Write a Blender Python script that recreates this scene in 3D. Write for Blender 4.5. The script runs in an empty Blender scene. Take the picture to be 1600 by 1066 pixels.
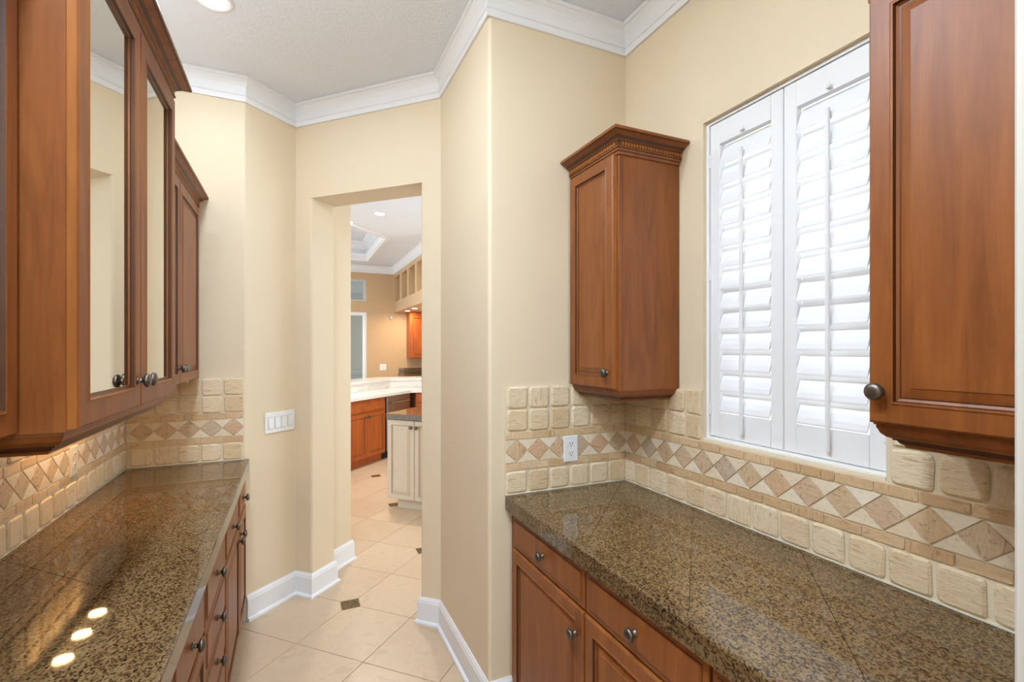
import bpy, bmesh, math, random
from math import sin, cos, radians, pi, sqrt, hypot
from mathutils import Vector, Matrix

S = bpy.context.scene
COL = S.collection
random.seed(7)

# ------------------------------------------------------------------ camera, world, exposure
cam_d = bpy.data.cameras.new('camera')
cam_d.sensor_width = 36.0
cam_d.lens = 762.0 / 1600.0 * 36.0
cam_d.shift_y = 12.0 / 1600.0
cam_d.clip_start = 0.02
cam = bpy.data.objects.new('camera', cam_d)
COL.objects.link(cam)
cam.location = (0, 0, 1.534)
cam.rotation_euler = (radians(90), 0, -math.atan2(.4085, .9128))
S.camera = cam

W = bpy.data.worlds.new('daylight')
S.world = W
W.use_nodes = True
W.node_tree.nodes['Background'].inputs[0].default_value = (0.80, 0.91, 1.0, 1)
W.node_tree.nodes['Background'].inputs[1].default_value = 2.2

vs = S.view_settings
vs.view_transform = 'Standard'
vs.look = 'None'
vs.gamma = 1.0
vs.use_curve_mapping = False
vs.exposure = 0.38


def lamp(name, kind, loc, power, color, size=.12, rot=(0, 0, 0), spread=None):
    d = bpy.data.lights.new(name, kind)
    d.energy = power
    d.color = color
    if kind == 'AREA':
        d.shape = 'DISK'
        d.size = size
        if spread:
            d.spread = spread
    else:
        d.shadow_soft_size = size
    o = bpy.data.objects.new(name, d)
    o.location = loc
    o.rotation_euler = rot
    COL.objects.link(o)
    return o


WARM = (.70, .85, 1.0)
GALLEY_CANS = [(-.22, 1.25, 19), (-.30, .40, 24), (.25, -.6, 9), (.25, -1.7, 9)]
CAN_SEEN = (-.32, 2.46)
KITCHEN_CANS = [(.88, 5.60), (.60, 6.22)]

sun_d = bpy.data.lights.new('sun', 'SUN')
sun_d.energy = 7.0
sun_d.angle = radians(40)
sun = bpy.data.objects.new('sun', sun_d)
sun.rotation_euler = Vector((.33, .03, .944)).to_track_quat('Z', 'Y').to_euler()
COL.objects.link(sun)
lamp('added_fill_lamp', 'POINT', (.28, -1.1, 2.2), 34, (.67, .83, 1.0), .22)  # added fill behind the camera, no real fixture; lifts ceiling and walls
for (x_, y_, z_, p_) in ((-.62, 2.6, 2.42, .4), (-.60, 1.55, 2.54, 5), (-.62, .6, 2.42, 6)):
    lamp('cabinet_top_lamp', 'AREA', (x_, y_, z_), p_ * 1.15, (.70, .85, 1.0), .25, (pi, 0, 0))

# ------------------------------------------------------------------ materials


def srgb(r, g, b):
    def f(c):
        c /= 255.0
        return c / 12.92 if c <= .04045 else ((c + .055) / 1.055) ** 2.4
    return (f(r), f(g), f(b), 1)


class NT:
    def __init__(self, name):
        self.m = bpy.data.materials.new(name)
        self.m.use_nodes = True
        self.t = self.m.node_tree
        self.n = self.t.nodes
        self.b = self.n['Principled BSDF']

    def new(self, typ, **kw):
        x = self.n.new(typ)
        for k, v in kw.items():
            setattr(x, k, v)
        return x

    def link(self, a, b):
        self.t.links.new(a, b)

    def coords(self, scale=(1, 1, 1), vary=False):
        tc = self.new('ShaderNodeTexCoord')
        mp = self.new('ShaderNodeMapping')
        mp.inputs['Scale'].default_value = scale
        self.link(tc.outputs['Object'], mp.inputs['Vector'])
        if vary:
            oi = self.new('ShaderNodeObjectInfo')
            mu = self.new('ShaderNodeMath', operation='MULTIPLY')
            mu.inputs[1].default_value = 37.0
            self.link(oi.outputs['Random'], mu.inputs[0])
            cb = self.new('ShaderNodeCombineXYZ')
            for i in range(3):
                self.link(mu.outputs[0], cb.inputs[i])
            self.link(cb.outputs[0], mp.inputs['Location'])
        return mp.outputs[0]

    def noise(self, vec, scale, detail=4, rough=.55, dist=0.0):
        x = self.new('ShaderNodeTexNoise')
        x.inputs['Scale'].default_value = scale
        x.inputs['Detail'].default_value = detail
        x.inputs['Roughness'].default_value = rough
        x.inputs['Distortion'].default_value = dist
        self.link(vec, x.inputs['Vector'])
        return x.outputs[0]

    def ramp(self, fac, stops, interp='LINEAR'):
        r = self.new('ShaderNodeValToRGB')
        r.color_ramp.interpolation = interp
        e = r.color_ramp.elements
        while len(e) < len(stops):
            e.new(.5)
        for i, (p, c) in enumerate(stops):
            e[i].position = p
            e[i].color = c
        self.link(fac, r.inputs[0])
        return r.outputs[0]

    def mix(self, fac, a, b, mode='MIX'):
        x = self.new('ShaderNodeMix', data_type='RGBA', blend_type=mode)
        for sock, val in ((x.inputs[0], fac), (x.inputs[6], a), (x.inputs[7], b)):
            if hasattr(val, 'is_linked'):
                self.link(val, sock)
            else:
                sock.default_value = val
        return x.outputs[2]

    def bump(self, h, strength, dist=.01):
        x = self.new('ShaderNodeBump')
        x.inputs['Strength'].default_value = strength
        x.inputs['Distance'].default_value = dist
        self.link(h, x.inputs['Height'])
        self.link(x.outputs[0], self.b.inputs['Normal'])

    def col(self, c):
        if hasattr(c, 'is_linked'):
            self.link(c, self.b.inputs['Base Color'])
        else:
            self.b.inputs['Base Color'].default_value = c

    def set(self, rough=.5, metal=0.0, spec=.5, coat=0.0):
        self.b.inputs['Roughness'].default_value = rough
        self.b.inputs['Metallic'].default_value = metal
        self.b.inputs['Specular IOR Level'].default_value = spec
        self.b.inputs['Coat Weight'].default_value = coat
        return self.m


def paint(name, c, rough=.6, bump=.12, bscale=160, dist=.002):
    k = NT(name)
    v = k.coords()
    n = k.noise(v, 1.3, 2)
    dark = tuple(x * .965 for x in c[:3]) + (1,)
    k.col(k.ramp(n, [(.35, dark), (.65, c)]))
    if bump:
        k.bump(k.noise(v, bscale, 3), bump, dist)
    return k.set(rough, spec=.35)


def wood(name, a, b, glaze=1.0, rough=.40, z=(9, 9, 1.1)):
    k = NT(name)
    v = k.coords(z, True)
    n1 = k.noise(v, 2.2, 5, .6, .9)
    v2 = k.coords((60, 60, 3), True)
    n2 = k.noise(v2, 3.0, 3, .6, .2)
    base = k.ramp(n1, [(.28, a), (.72, b)])
    fine = k.ramp(n2, [(.3, (.82, .8, .78, 1)), (.6, (1, 1, 1, 1))])
    c = k.mix(.55, base, fine, 'MULTIPLY')
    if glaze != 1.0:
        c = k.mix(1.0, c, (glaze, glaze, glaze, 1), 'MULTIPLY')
    k.col(c)
    k.bump(n2, .03, .001)
    return k.set(rough, spec=.42)


def granite(name, tint=1.0):
    k = NT(name)
    v = k.coords((1, 1, 1), False)
    vo = k.new('ShaderNodeTexVoronoi')
    vo.inputs['Scale'].default_value = 235
    k.link(v, vo.inputs['Vector'])
    bw = k.new('ShaderNodeRGBToBW')
    k.link(vo.outputs['Color'], bw.inputs[0])
    big = k.noise(v, 130, 4, .7)
    sm = k.noise(v, 9, 3, .6)
    ad = k.new('ShaderNodeMath', operation='MULTIPLY_ADD')
    k.link(big, ad.inputs[0])
    ad.inputs[1].default_value = .9
    k.link(bw.outputs[0], ad.inputs[2])
    ad2 = k.new('ShaderNodeMath', operation='MULTIPLY_ADD')
    k.link(sm, ad2.inputs[0])
    ad2.inputs[1].default_value = .35
    k.link(ad.outputs[0], ad2.inputs[2])
    sc = k.new('ShaderNodeMath', operation='MULTIPLY')
    k.link(ad2.outputs[0], sc.inputs[0])
    sc.inputs[1].default_value = .58
    t = tint

    def q(r, g, b):
        c = srgb(r, g, b)
        return (c[0] * t, c[1] * t, c[2] * t, 1)
    c = k.ramp(sc.outputs[0], [(.36, q(26, 20, 17)), (.46, q(58, 43, 31)), (.56, q(94, 68, 42)),
                               (.66, q(126, 96, 58)), (.80, q(142, 116, 80))])
    k.col(c)
    return k.set(.03, spec=.5)


def stone(name, stops, rough=.55, vein=.5, bump=.25, streak=(5, 34, 5), pits=.3):
    """travertine: every piece takes its own tone, with streaky bedding"""
    k = NT(name)
    oi = k.new('ShaderNodeObjectInfo')
    tone = k.ramp(oi.outputs['Random'], stops)
    v = k.coords(streak, True)
    mp = v.node
    gt = k.new('ShaderNodeMath', operation='GREATER_THAN')
    fr = k.new('ShaderNodeMath', operation='FRACT')
    m7 = k.new('ShaderNodeMath', operation='MULTIPLY')
    m7.inputs[1].default_value = 7.0
    k.link(oi.outputs['Random'], m7.inputs[0])
    k.link(m7.outputs[0], fr.inputs[0])
    k.link(fr.outputs[0], gt.inputs[0])
    gt.inputs[1].default_value = .68
    rz = k.new('ShaderNodeMath', operation='MULTIPLY')
    rz.inputs[1].default_value = pi / 2
    k.link(gt.outputs[0], rz.inputs[0])
    cb = k.new('ShaderNodeCombineXYZ')
    k.link(rz.outputs[0], cb.inputs[2])
    # turn the object space first, then stretch it
    m2 = k.new('ShaderNodeMapping')
    k.link(cb.outputs[0], m2.inputs['Rotation'])
    k.link(mp.inputs['Vector'].links[0].from_socket, m2.inputs['Vector'])
    k.link(m2.outputs[0], mp.inputs['Vector'])
    n = k.noise(v, 3.4, 5, .62, .5)
    st = k.ramp(n, [(.34, srgb(206, 182, 150)), (.46, (1, 1, 1, 1)), (.58, srgb(238, 226, 206)), (.7, (1, 1, 1, 1))])
    c = k.mix(vein, tone, st, 'MULTIPLY')
    v2 = k.coords((1, 1, 1), True)
    pit = k.noise(v2, 70, 3, .6)
    c = k.mix(pits, c, k.ramp(pit, [(.3, srgb(170, 138, 104)), (.42, (1, 1, 1, 1))]), 'MULTIPLY')
    k.col(c)
    if bump:
        k.bump(k.noise(v, 5, 6, .7), bump, .004)
    return k.set(rough, spec=.4)


def plain(name, c, rough=.5, metal=0.0, spec=.5):
    k = NT(name)
    v = k.coords()
    n = k.noise(v, 14, 3)
    lo = tuple(x * .94 for x in c[:3]) + (1,)
    k.col(k.ramp(n, [(.3, lo), (.7, c)]))
    return k.set(rough, metal, spec)


def emit(name, c, s):
    k = NT(name)
    k.b.inputs['Emission Color'].default_value = c
    k.b.inputs['Emission Strength'].default_value = s
    k.col(c)
    return k.m


M = {}
M['wall'] = paint('cream_wall_paint', srgb(230, 212, 183), .62, .22, 150, .003)
M['wall_kitchen'] = paint('tan_wall_paint', srgb(206, 174, 136), .62, .15, 150, .003)
M['ceiling'] = paint('textured_ceiling_paint', srgb(234, 238, 245), .8, .6, 60, .008)
M['trim'] = paint('white_trim_paint', srgb(240, 240, 242), .35, 0)
M['shutter'] = paint('white_shutter_paint', srgb(242, 242, 244), .32, 0)
M['casing'] = paint('ivory_casing_paint', srgb(206, 200, 190), .4, 0)
M['cherry'] = wood('cherry_wood', srgb(120, 64, 26), srgb(154, 90, 40))
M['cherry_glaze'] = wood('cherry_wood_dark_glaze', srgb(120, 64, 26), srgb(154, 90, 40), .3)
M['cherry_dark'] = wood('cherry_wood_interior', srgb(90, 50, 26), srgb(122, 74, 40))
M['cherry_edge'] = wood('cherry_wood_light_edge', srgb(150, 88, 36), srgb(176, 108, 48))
M['orange'] = wood('kitchen_cherry_wood', srgb(158, 76, 28), srgb(190, 102, 44))
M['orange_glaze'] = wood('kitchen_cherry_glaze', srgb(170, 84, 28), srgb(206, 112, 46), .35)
M['cream'] = plain('cream_cabinet_paint', srgb(212, 200, 180), .4)
M['cream_glaze'] = plain('cream_cabinet_brown_glaze', srgb(178, 152, 120), .45)
M['granite'] = granite('speckled_brown_granite', .8)
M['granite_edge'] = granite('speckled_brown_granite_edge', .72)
M['grout'] = paint('pale_grout', srgb(226, 210, 182), .85, .3, 220, .002)
M['caulk'] = plain('white_caulk', srgb(236, 226, 204), .6)
M['tile'] = stone('tumbled_travertine', [(.0, srgb(222, 198, 162)), (.3, srgb(234, 215, 183)), (.6, srgb(240, 224, 196)),
                                         (.85, srgb(228, 205, 168)), (1, srgb(242, 229, 205))], .6, .75, .6, (5, 34, 5), .2)
M['strip'] = stone('travertine_strip', [(.0, srgb(208, 176, 138)), (.35, srgb(222, 194, 156)), (.7, srgb(230, 204, 170)),
                                        (1, srgb(212, 180, 142))], .5, .8, .4)
M['diamond'] = stone('honed_stone_diamond', [(.0, srgb(206, 192, 172)), (.25, srgb(218, 190, 156)), (.5, srgb(208, 188, 160)),
                                             (.75, srgb(220, 184, 154)), (1, srgb(200, 186, 168))], .38, .8, .15, (5, 26, 5), .55)
M['triangle'] = stone('cream_marble_triangle', [(.0, srgb(234, 218, 192)), (.5, srgb(240, 228, 208)), (1, srgb(228, 208, 176))],
                      .35, .3, .05)
M['floor_tile'] = stone('beige_floor_tile', [(.0, srgb(204, 178, 150)), (.5, srgb(212, 188, 160)), (1, srgb(208, 182, 154))],
                        .3, .25, .03, (3, 3, 3), 0.0)
M['floor_grout'] = plain('brown_floor_grout', srgb(166, 140, 112), .8)
M['inset'] = granite('floor_inset_granite', .75)
M['pewter'] = plain('antique_pewter', srgb(112, 103, 94), .36, .9)
M['steel'] = plain('brushed_steel', srgb(176, 172, 168), .28, 1.0)
M['hinge'] = plain('grey_hinge_metal', srgb(140, 140, 140), .35, .8)
M['plate'] = plain('white_plastic', srgb(240, 240, 240), .35)
M['almond'] = plain('ivory_plastic', srgb(226, 214, 192), .4)
M['dark'] = plain('dark_slot', srgb(24, 22, 20), .6)
M['quartz'] = plain('white_quartz', srgb(240, 238, 234), .22)
M['stucco'] = paint('grey_stucco', srgb(160, 160, 154), .8, .3, 60, .004)
M['soffit'] = paint('grey_porch_ceiling', srgb(150, 152, 150), .8, 0)
M['lens'] = emit('lamp_lens', (1, .95, .86, 1), 14)
M['lens_warm'] = emit('warm_lamp_lens', (1, .72, .36, 1), 8)


def glass_mat(name, refl, tint=(.95, .96, .95, 1)):
    k = NT(name)
    n = k.n
    n.remove(k.b)
    out = n['Material Output']
    tr = k.new('ShaderNodeBsdfTransparent')
    tr.inputs[0].default_value = tint
    gl = k.new('ShaderNodeBsdfGlossy')
    gl.inputs['Roughness'].default_value = .015
    gl.inputs['Color'].default_value = (.9, .9, .87, 1)
    lw = k.new('ShaderNodeLayerWeight')
    mx = k.new('ShaderNodeMixShader')
    if refl > .6:
        lw.inputs[0].default_value = refl
        k.link(lw.outputs['Facing'], mx.inputs[0])
    else:
        lw.inputs[0].default_value = .5
        pw = k.new('ShaderNodeMath', operation='POWER')
        pw.inputs[1].default_value = 5.0
        k.link(lw.outputs['Facing'], pw.inputs[0])
        ma = k.new('ShaderNodeMath', operation='MULTIPLY_ADD')
        ma.inputs[1].default_value = .9
        ma.inputs[2].default_value = .06
        k.link(pw.outputs[0], ma.inputs[0])
        k.link(ma.outputs[0], mx.inputs[0])
    k.link(tr.outputs[0], mx.inputs[1])
    k.link(gl.outputs[0], mx.inputs[2])
    k.link(mx.outputs[0], out.inputs[0])
    return k.m


M['glass'] = glass_mat('clear_glass', .25)
M['mirror_glass'] = glass_mat('reflective_cabinet_glass', .72, (.75, .74, .7, 1))

# ------------------------------------------------------------------ mesh helpers


def org(p):
    v = Vector((0, 0, 0))
    while p is not None:
        v += p.location
        p = p.parent
    return v


def mesh_obj(name, verts, faces, mat, parent=None, midx=None, smooth=False, loc=None, fix=True):
    """verts in world space; the object sits at loc (or rides at its parent's origin)"""
    o0 = org(parent)
    base = Vector(loc) if loc is not None else o0
    me = bpy.data.meshes.new(name)
    me.from_pydata([Vector(v) - base for v in verts], [], faces)
    mats = mat if isinstance(mat, (list, tuple)) else [mat]
    for m in mats:
        me.materials.append(m)
    if midx:
        me.polygons.foreach_set('material_index', midx)
    if fix:
        bm = bmesh.new()
        bm.from_mesh(me)
        bmesh.ops.recalc_face_normals(bm, faces=bm.faces)
        bm.to_mesh(me)
        bm.free()
    if smooth:
        me.polygons.foreach_set('use_smooth', [True] * len(me.polygons))
    o = bpy.data.objects.new(name, me)
    o.location = base - o0
    COL.objects.link(o)
    if parent is not None:
        o.parent = parent
    return o


def struct(o):
    o['kind'] = 'structure'
    return o


def thing(name, loc, label, cat, group=None):
    o = bpy.data.objects.new(name, None)
    o.empty_display_size = .05
    o.location = loc
    COL.objects.link(o)
    return tag(o, label, cat, group)


def tag(o, label, cat, group=None):
    o['label'] = label
    o['category'] = cat
    if group:
        o['group'] = group
    return o


class G:
    """geometry collector"""

    def __init__(self):
        self.v, self.f, self.mi = [], [], []

    def add(self, vs_, fs, m=0):
        b = len(self.v)
        self.v += [tuple(x) for x in vs_]
        self.f += [tuple(i + b for i in f) for f in fs]
        self.mi += [m] * len(fs)

    def box(self, x0, x1, y0, y1, z0, z1, m=0, bev=0.0):
        if bev:
            b = bev
            self.prism([(x0 + b, y0), (x1 - b, y0), (x1, y0 + b), (x1, y1 - b), (x1 - b, y1), (x0 + b, y1), (x0, y1 - b), (x0, y0 + b)], z0, z1, m)
            return
        self.prism([(x0, y0), (x1, y0), (x1, y1), (x0, y1)], z0, z1, m)

    def prism(self, poly, z0, z1, m=0):
        n = len(poly)
        self.add([(p[0], p[1], z0) for p in poly] + [(p[0], p[1], z1) for p in poly],
                 [tuple(range(n - 1, -1, -1)), tuple(range(n, 2 * n))] +
                 [(i, (i + 1) % n, n + (i + 1) % n, n + i) for i in range(n)], m)

    def frame(self, O, U, V, N, rects, cap=True, m=0, glz=(), close_back=True, edge=0):
        """concentric rectangles: rects = [(u0,u1,v0,v1,n)...] from the back edge to the centre"""
        O, U, V, N = Vector(O), Vector(U), Vector(V), Vector(N)
        base = len(self.v)
        for (u0, u1, v0, v1, n) in rects:
            for (u, v) in ((u0, v0), (u1, v0), (u1, v1), (u0, v1)):
                self.v.append(tuple(O + U * u + V * v + N * n))
        for i in range(len(rects) - 1):
            for k in range(4):
                a, b = base + 4 * i + k, base + 4 * i + (k + 1) % 4
                self.f.append((a, b, b + 4, a + 4))
                self.mi.append(1 if i in glz else (edge if i == 0 else m))
        if cap:
            e = base + 4 * (len(rects) - 1)
            self.f.append((e, e + 1, e + 2, e + 3))
            self.mi.append(m)
        if close_back:
            self.f.append((base + 3, base + 2, base + 1, base))
            self.mi.append(m)

    def make(self, name, mat, parent=None, smooth=False, loc=None, fix=True):
        return mesh_obj(name, self.v, self.f, mat, parent, self.mi if isinstance(mat, (list, tuple)) else None, smooth, loc, fix)


def sweep(g, path, prof, side=1, closed=False, m=0, caps=True, glz=()):
    """profile [(offset, z)] along a plan path, offset to the right of travel when side=1; mitred"""
    n = len(path)
    P = [Vector(p) for p in path]
    offs = []
    for i in range(n):
        def nrm(a, b):
            d = (b - a).normalized()
            return Vector((d.y, -d.x)) * side
        if closed:
            n1, n2 = nrm(P[i - 1], P[i]), nrm(P[i], P[(i + 1) % n])
        else:
            n1 = nrm(P[i - 1], P[i]) if i > 0 else nrm(P[0], P[1])
            n2 = nrm(P[i], P[i + 1]) if i < n - 1 else n1
        b = (n1 + n2)
        b = b / max(b.dot(n1), .2)
        offs.append(b)
    k = len(prof)
    vs_ = []
    for i in range(n):
        for (o, z) in prof:
            q = P[i] + offs[i] * o
            vs_.append((q.x, q.y, z))
    fs = []
    for i in range(n if closed else n - 1):
        j = (i + 1) % n
        for a in range(k - 1):
            fs.append((i * k + a, i * k + a + 1, j * k + a + 1, j * k + a))
        fs.append((i * k + k - 1, i * k, j * k, j * k + k - 1))
    if caps and not closed:
        fs.append(tuple(range(k - 1, -1, -1)))
        fs.append(tuple((n - 1) * k + a for a in range(k)))
    g.add(vs_, fs, m)
    if glz:
        b0 = len(g.mi) - len(fs)
        for i in range(n if closed else n - 1):
            for a in glz:
                g.mi[b0 + i * k + a] = 1


def lathe_mesh(name, prof, seg, mat):
    vs_, fs = [], []
    for (r, z) in prof:
        for s in range(seg):
            a = 2 * pi * s / seg
            vs_.append((r * cos(a), r * sin(a), z))
    for i in range(len(prof) - 1):
        for s in range(seg):
            t = (s + 1) % seg
            fs.append((i * seg + s, i * seg + t, (i + 1) * seg + t, (i + 1) * seg + s))
    fs.append(tuple(range(seg - 1, -1, -1)))
    e = (len(prof) - 1) * seg
    fs.append(tuple(e + s for s in range(seg)))
    me = bpy.data.meshes.new(name)
    me.from_pydata(vs_, [], fs)
    me.materials.append(mat)
    me.polygons.foreach_set('use_smooth', [True] * len(fs))
    return me


def put(name, me, loc, rotm, parent=None):
    """an object that shares mesh data, at a world location"""
    o = bpy.data.objects.new(name, me)
    COL.objects.link(o)
    if parent is not None:
        o.parent = parent
    o.matrix_basis = Matrix.Translation(Vector(loc) - org(parent)) @ rotm.to_4x4()
    return o


def axes(x, y, z):
    return Matrix((Vector(x), Vector(y), Vector(z))).transposed()


def round_poly(pts, radii, seg=5):
    out = []
    n = len(pts)
    for i in range(n):
        r = radii[i]
        p = Vector(pts[i])
        if not r:
            out.append(tuple(p))
            continue
        a = (Vector(pts[i - 1]) - p).normalized()
        b = (Vector(pts[(i + 1) % n]) - p).normalized()
        ang = a.angle(b)
        t = r / math.tan(ang / 2)
        c = p + (a + b).normalized() * (r / sin(ang / 2))
        s, e = p + a * t - c, p + b * t - c
        for k in range(seg + 1):
            f = k / seg
            d = s.lerp(e, f)
            out.append(tuple(c + d.normalized() * r))
    return out


def clip_half(poly, a, b, c):
    """keep a*x+b*y<=c"""
    out = []
    n = len(poly)
    for i in range(n):
        p, q = poly[i], poly[(i + 1) % n]
        dp, dq = a * p[0] + b * p[1] - c, a * q[0] + b * q[1] - c
        if dp <= 0:
            out.append(p)
        if (dp < 0 < dq) or (dq < 0 < dp):
            t = dp / (dp - dq)
            out.append((p[0] + (q[0] - p[0]) * t, p[1] + (q[1] - p[1]) * t))
    return out


def clip_rect(poly, x0, x1, y0, y1):
    for (a, b, c) in ((-1, 0, -x0), (1, 0, x1), (0, -1, -y0), (0, 1, y1)):
        poly = clip_half(poly, a, b, c)
        if len(poly) < 3:
            return []
    q = []
    for p in poly:
        if not q or hypot(p[0] - q[-1][0], p[1] - q[-1][1]) > 1e-5:
            q.append(p)
    if len(q) > 2 and hypot(q[0][0] - q[-1][0], q[0][1] - q[-1][1]) < 1e-5:
        q.pop()
    return q if len(q) > 2 else []


def area(poly):
    return abs(sum(poly[i][0] * poly[(i + 1) % len(poly)][1] - poly[(i + 1) % len(poly)][0] * poly[i][1] for i in range(len(poly)))) / 2


def piece_mesh(name, poly, th, bev, mat, smooth=False, jit=0):
    """flat stone piece in local xy, from z=0 up to th, top arris eased by bev"""
    n = len(poly)
    cx = sum(p[0] for p in poly) / n
    cy = sum(p[1] for p in poly) / n
    r = max(hypot(p[0] - cx, p[1] - cy) for p in poly)
    f = max(.3, 1 - bev / max(r * .75, 1e-4))
    vs_ = [(p[0], p[1], 0) for p in poly] + [(p[0], p[1], th - bev * .7) for p in poly]
    vs_ += [(cx + (p[0] - cx) * f, cy + (p[1] - cy) * f, th + random.uniform(-jit, jit)) for p in poly]
    fs = []
    for k in range(2):
        for i in range(n):
            j = (i + 1) % n
            fs.append((k * n + i, k * n + j, (k + 1) * n + j, (k + 1) * n + i))
    fs.append(tuple(2 * n + i for i in range(n)))
    me = bpy.data.meshes.new(name)
    me.from_pydata(vs_, [], fs)
    me.materials.append(mat)
    bm = bmesh.new()
    bm.from_mesh(me)
    bmesh.ops.recalc_face_normals(bm, faces=bm.faces)
    bm.to_mesh(me)
    bm.free()
    return me


# ------------------------------------------------------------------ plan of the room (metres; camera over the origin)
CEIL = 3.05
XL, XR = -.80, 1.44           # long walls
YE_L, YE_R = 3.115, 1.895     # short end walls
C1 = (-.25, 3.115)
A = (.012, 3.348)
B = (.742, 2.62)
C2 = (.742, 1.895)
J1, J2 = (.101, 3.259), (.65, 2.71)
JD = .145                      # wall thickness along each axis
J1b, J2b = (J1[0] + JD, J1[1] + JD), (J2[0] + JD, J2[1] + JD)
HEAD = 2.467
KY, KX = 9.2, 1.71             # kitchen far wall, bulkhead face
CT = .914                      # worktop height

# ------------------------------------------------------------------ floor
g = G()
g.box(-4.2, 2.8, -2.8, KY + .15, -.06, -.004)
floor = struct(g.make('floor', M['floor_grout'], loc=(0, 0, -.004)))
h = .297
gap = .0016
FLAT = axes((1, 0, 0), (0, 1, 0), (0, 0, 1))
base_sq = [(0, -h + gap * 1.4), (h - gap * 1.4, 0), (0, h - gap * 1.4), (-h + gap * 1.4, 0)]
variants = {}
for key, (a, b) in {'w': (-1, 0), 'e': (1, 0), 's': (0, -1), 'n': (0, 1)}.items():
    variants[key] = piece_mesh('floor_tile', clip_half(base_sq, a, b, h - .052 - gap), .0125, .0012, M['floor_tile'])
inset_me = piece_mesh('inset_tile', [(-.0505, -.0505), (.0505, -.0505), (.0505, .0505), (-.0505, .0505)], .0125, .001, M['inset'])
for i in range(-14, 24):
    for j in range(-14, 24):
        # lattice point = (.31,3.07) + i*(h,h) + j*(-h,h); tile centre is half a diagonal further up
        px, py = .31 + (i - j) * h, 3.07 + (i + j) * h
        cx, cy = px, py + h
        seen = -.35 < cx < 2.0 and .4 < cy < 9.2
        if seen and cy > 3.6:
            seen = .0 < cx and cx < .24 * cy + .5 and cx > .06 * cy - .35
        if cy < 3.6 and (cx > 1.05 or cx < -.6):
            seen = False
        if seen:
            # corners of this tile: bottom (i,j), top (i+1,j+1), right (i+1,j), left (i,j+1)
            if i % 2 == 0 and j % 2 == 0:
                v = 's'
            elif i % 2 and j % 2:
                v = 'n'
            elif i % 2 and j % 2 == 0:
                v = 'e'
            else:
                v = 'w'
            put('floor_tile', variants[v], (cx, cy, -.0125), FLAT, floor)
        if i % 2 == 0 and j % 2 == 0 and -.4 < px < 2.0 and .9 < py < 9 and (py < 3.5 or (px > .06 * py - .2 and px < .24 * py + .4)):
            put('inset_tile', inset_me, (px, py, -.0125), FLAT, floor)

# ------------------------------------------------------------------ walls
R0 = .016
g = G()
g.box(XL - .15, XL, -2.6, 3.95, 0, CEIL)
struct(g.make('wall_left', M['wall'], loc=(XL, 0, 0)))
PL = [(XL, YE_L), C1, A, J1, J1b, (.16, 3.49), (.385, 3.715), (.27, 3.83), (XL, 3.83)]
g = G()
g.prism(round_poly(PL, [0, R0, 0, R0, R0, 0, R0, 0, 0]), 0, HEAD)
g.prism(round_poly(PL, [0, R0, 0, 0, 0, 0, R0, 0, 0]), HEAD, CEIL)
struct(g.make('wall_left_end', M['wall'], loc=(XL, YE_L, 0)))
PR = [J2, B, C2, (2.75, 1.895), (2.75, 2.855), J2b]  # unseen outer end stretched outdoors to keep sun out of the kitchen
g = G()
g.prism(round_poly(PR, [R0, 0, R0, 0, 0, R0]), 0, HEAD)
g.prism(round_poly(PR, [0, 0, R0, 0, 0, 0]), HEAD, CEIL)
struct(g.make('wall_right_end', M['wall'], loc=(C2[0], C2[1], 0)))
g = G()
g.prism([J1, J2, J2b, J1b], HEAD, CEIL)
struct(g.make('wall_door_header', M['wall'], loc=(J1[0], J1[1], HEAD)))
# right wall with the window opening
WY0, WY1, WZ0, WZ1 = .775, 1.415, 1.187, 2.402
g = G()
x0, x1 = XR, XR + .11
g.box(x0, x1, .20, WY0, 0, CEIL)
g.box(x0, x1, WY1, YE_R, 0, CEIL)
g.box(x0, x1, WY0, WY1, 0, WZ0)
g.box(x0, x1, WY0, WY1, WZ1, CEIL)
struct(g.make('wall_right', M['wall'], loc=(XR, .2, 0)))
# the room the camera stands in
g = G()
g.box(XL - .15, 1.60, -2.75, -2.6, 0, CEIL)
struct(g.make('wall_rear', M['wall'], loc=(0, -2.6, 0)))
g = G()
g.box(1.45, 1.60, -2.6, .155, 0, CEIL)
struct(g.make('wall_rear_right', M['wall'], loc=(1.45, 0, 0)))
# unseen ground outside the window, added to bounce sun onto the louvers
g = G()
g.box(1.60, 9.0, -5, 1.895, -.08, -.02)
struct(g.make('bounce_ground_outside', M['stucco'], loc=(1.6, 0, -.08)))
# cased opening beside the camera
g = G()
g.box(.82, 1.60, .155, .285, 0, CEIL)
struct(g.make('wall_near', M['wall'], loc=(.82, .155, 0)))
g = G()
g.box(.80, .82, .150, .2925, 0, CEIL - .02, bev=.003)
g.box(.795, .80, .165, .172, 0, CEIL - .02)
g.box(.795, .80, .268, .277, 0, CEIL - .02)
g.box(.82, .90, .285, .2945, 0, CEIL - .02, bev=.002)
struct(g.make('trim_1', M['casing'], loc=(.80, .15, 0)))

# galley ceiling
g = G()
g.prism([(XL - .15, -2.8), (1.60, -2.8), (1.60, 2.855), J2b, J1b, (.16, 3.49), (XL - .15, 3.49)], CEIL, CEIL + .08)
struct(g.make('ceiling', M['ceiling'], loc=(0, 0, CEIL)))

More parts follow.
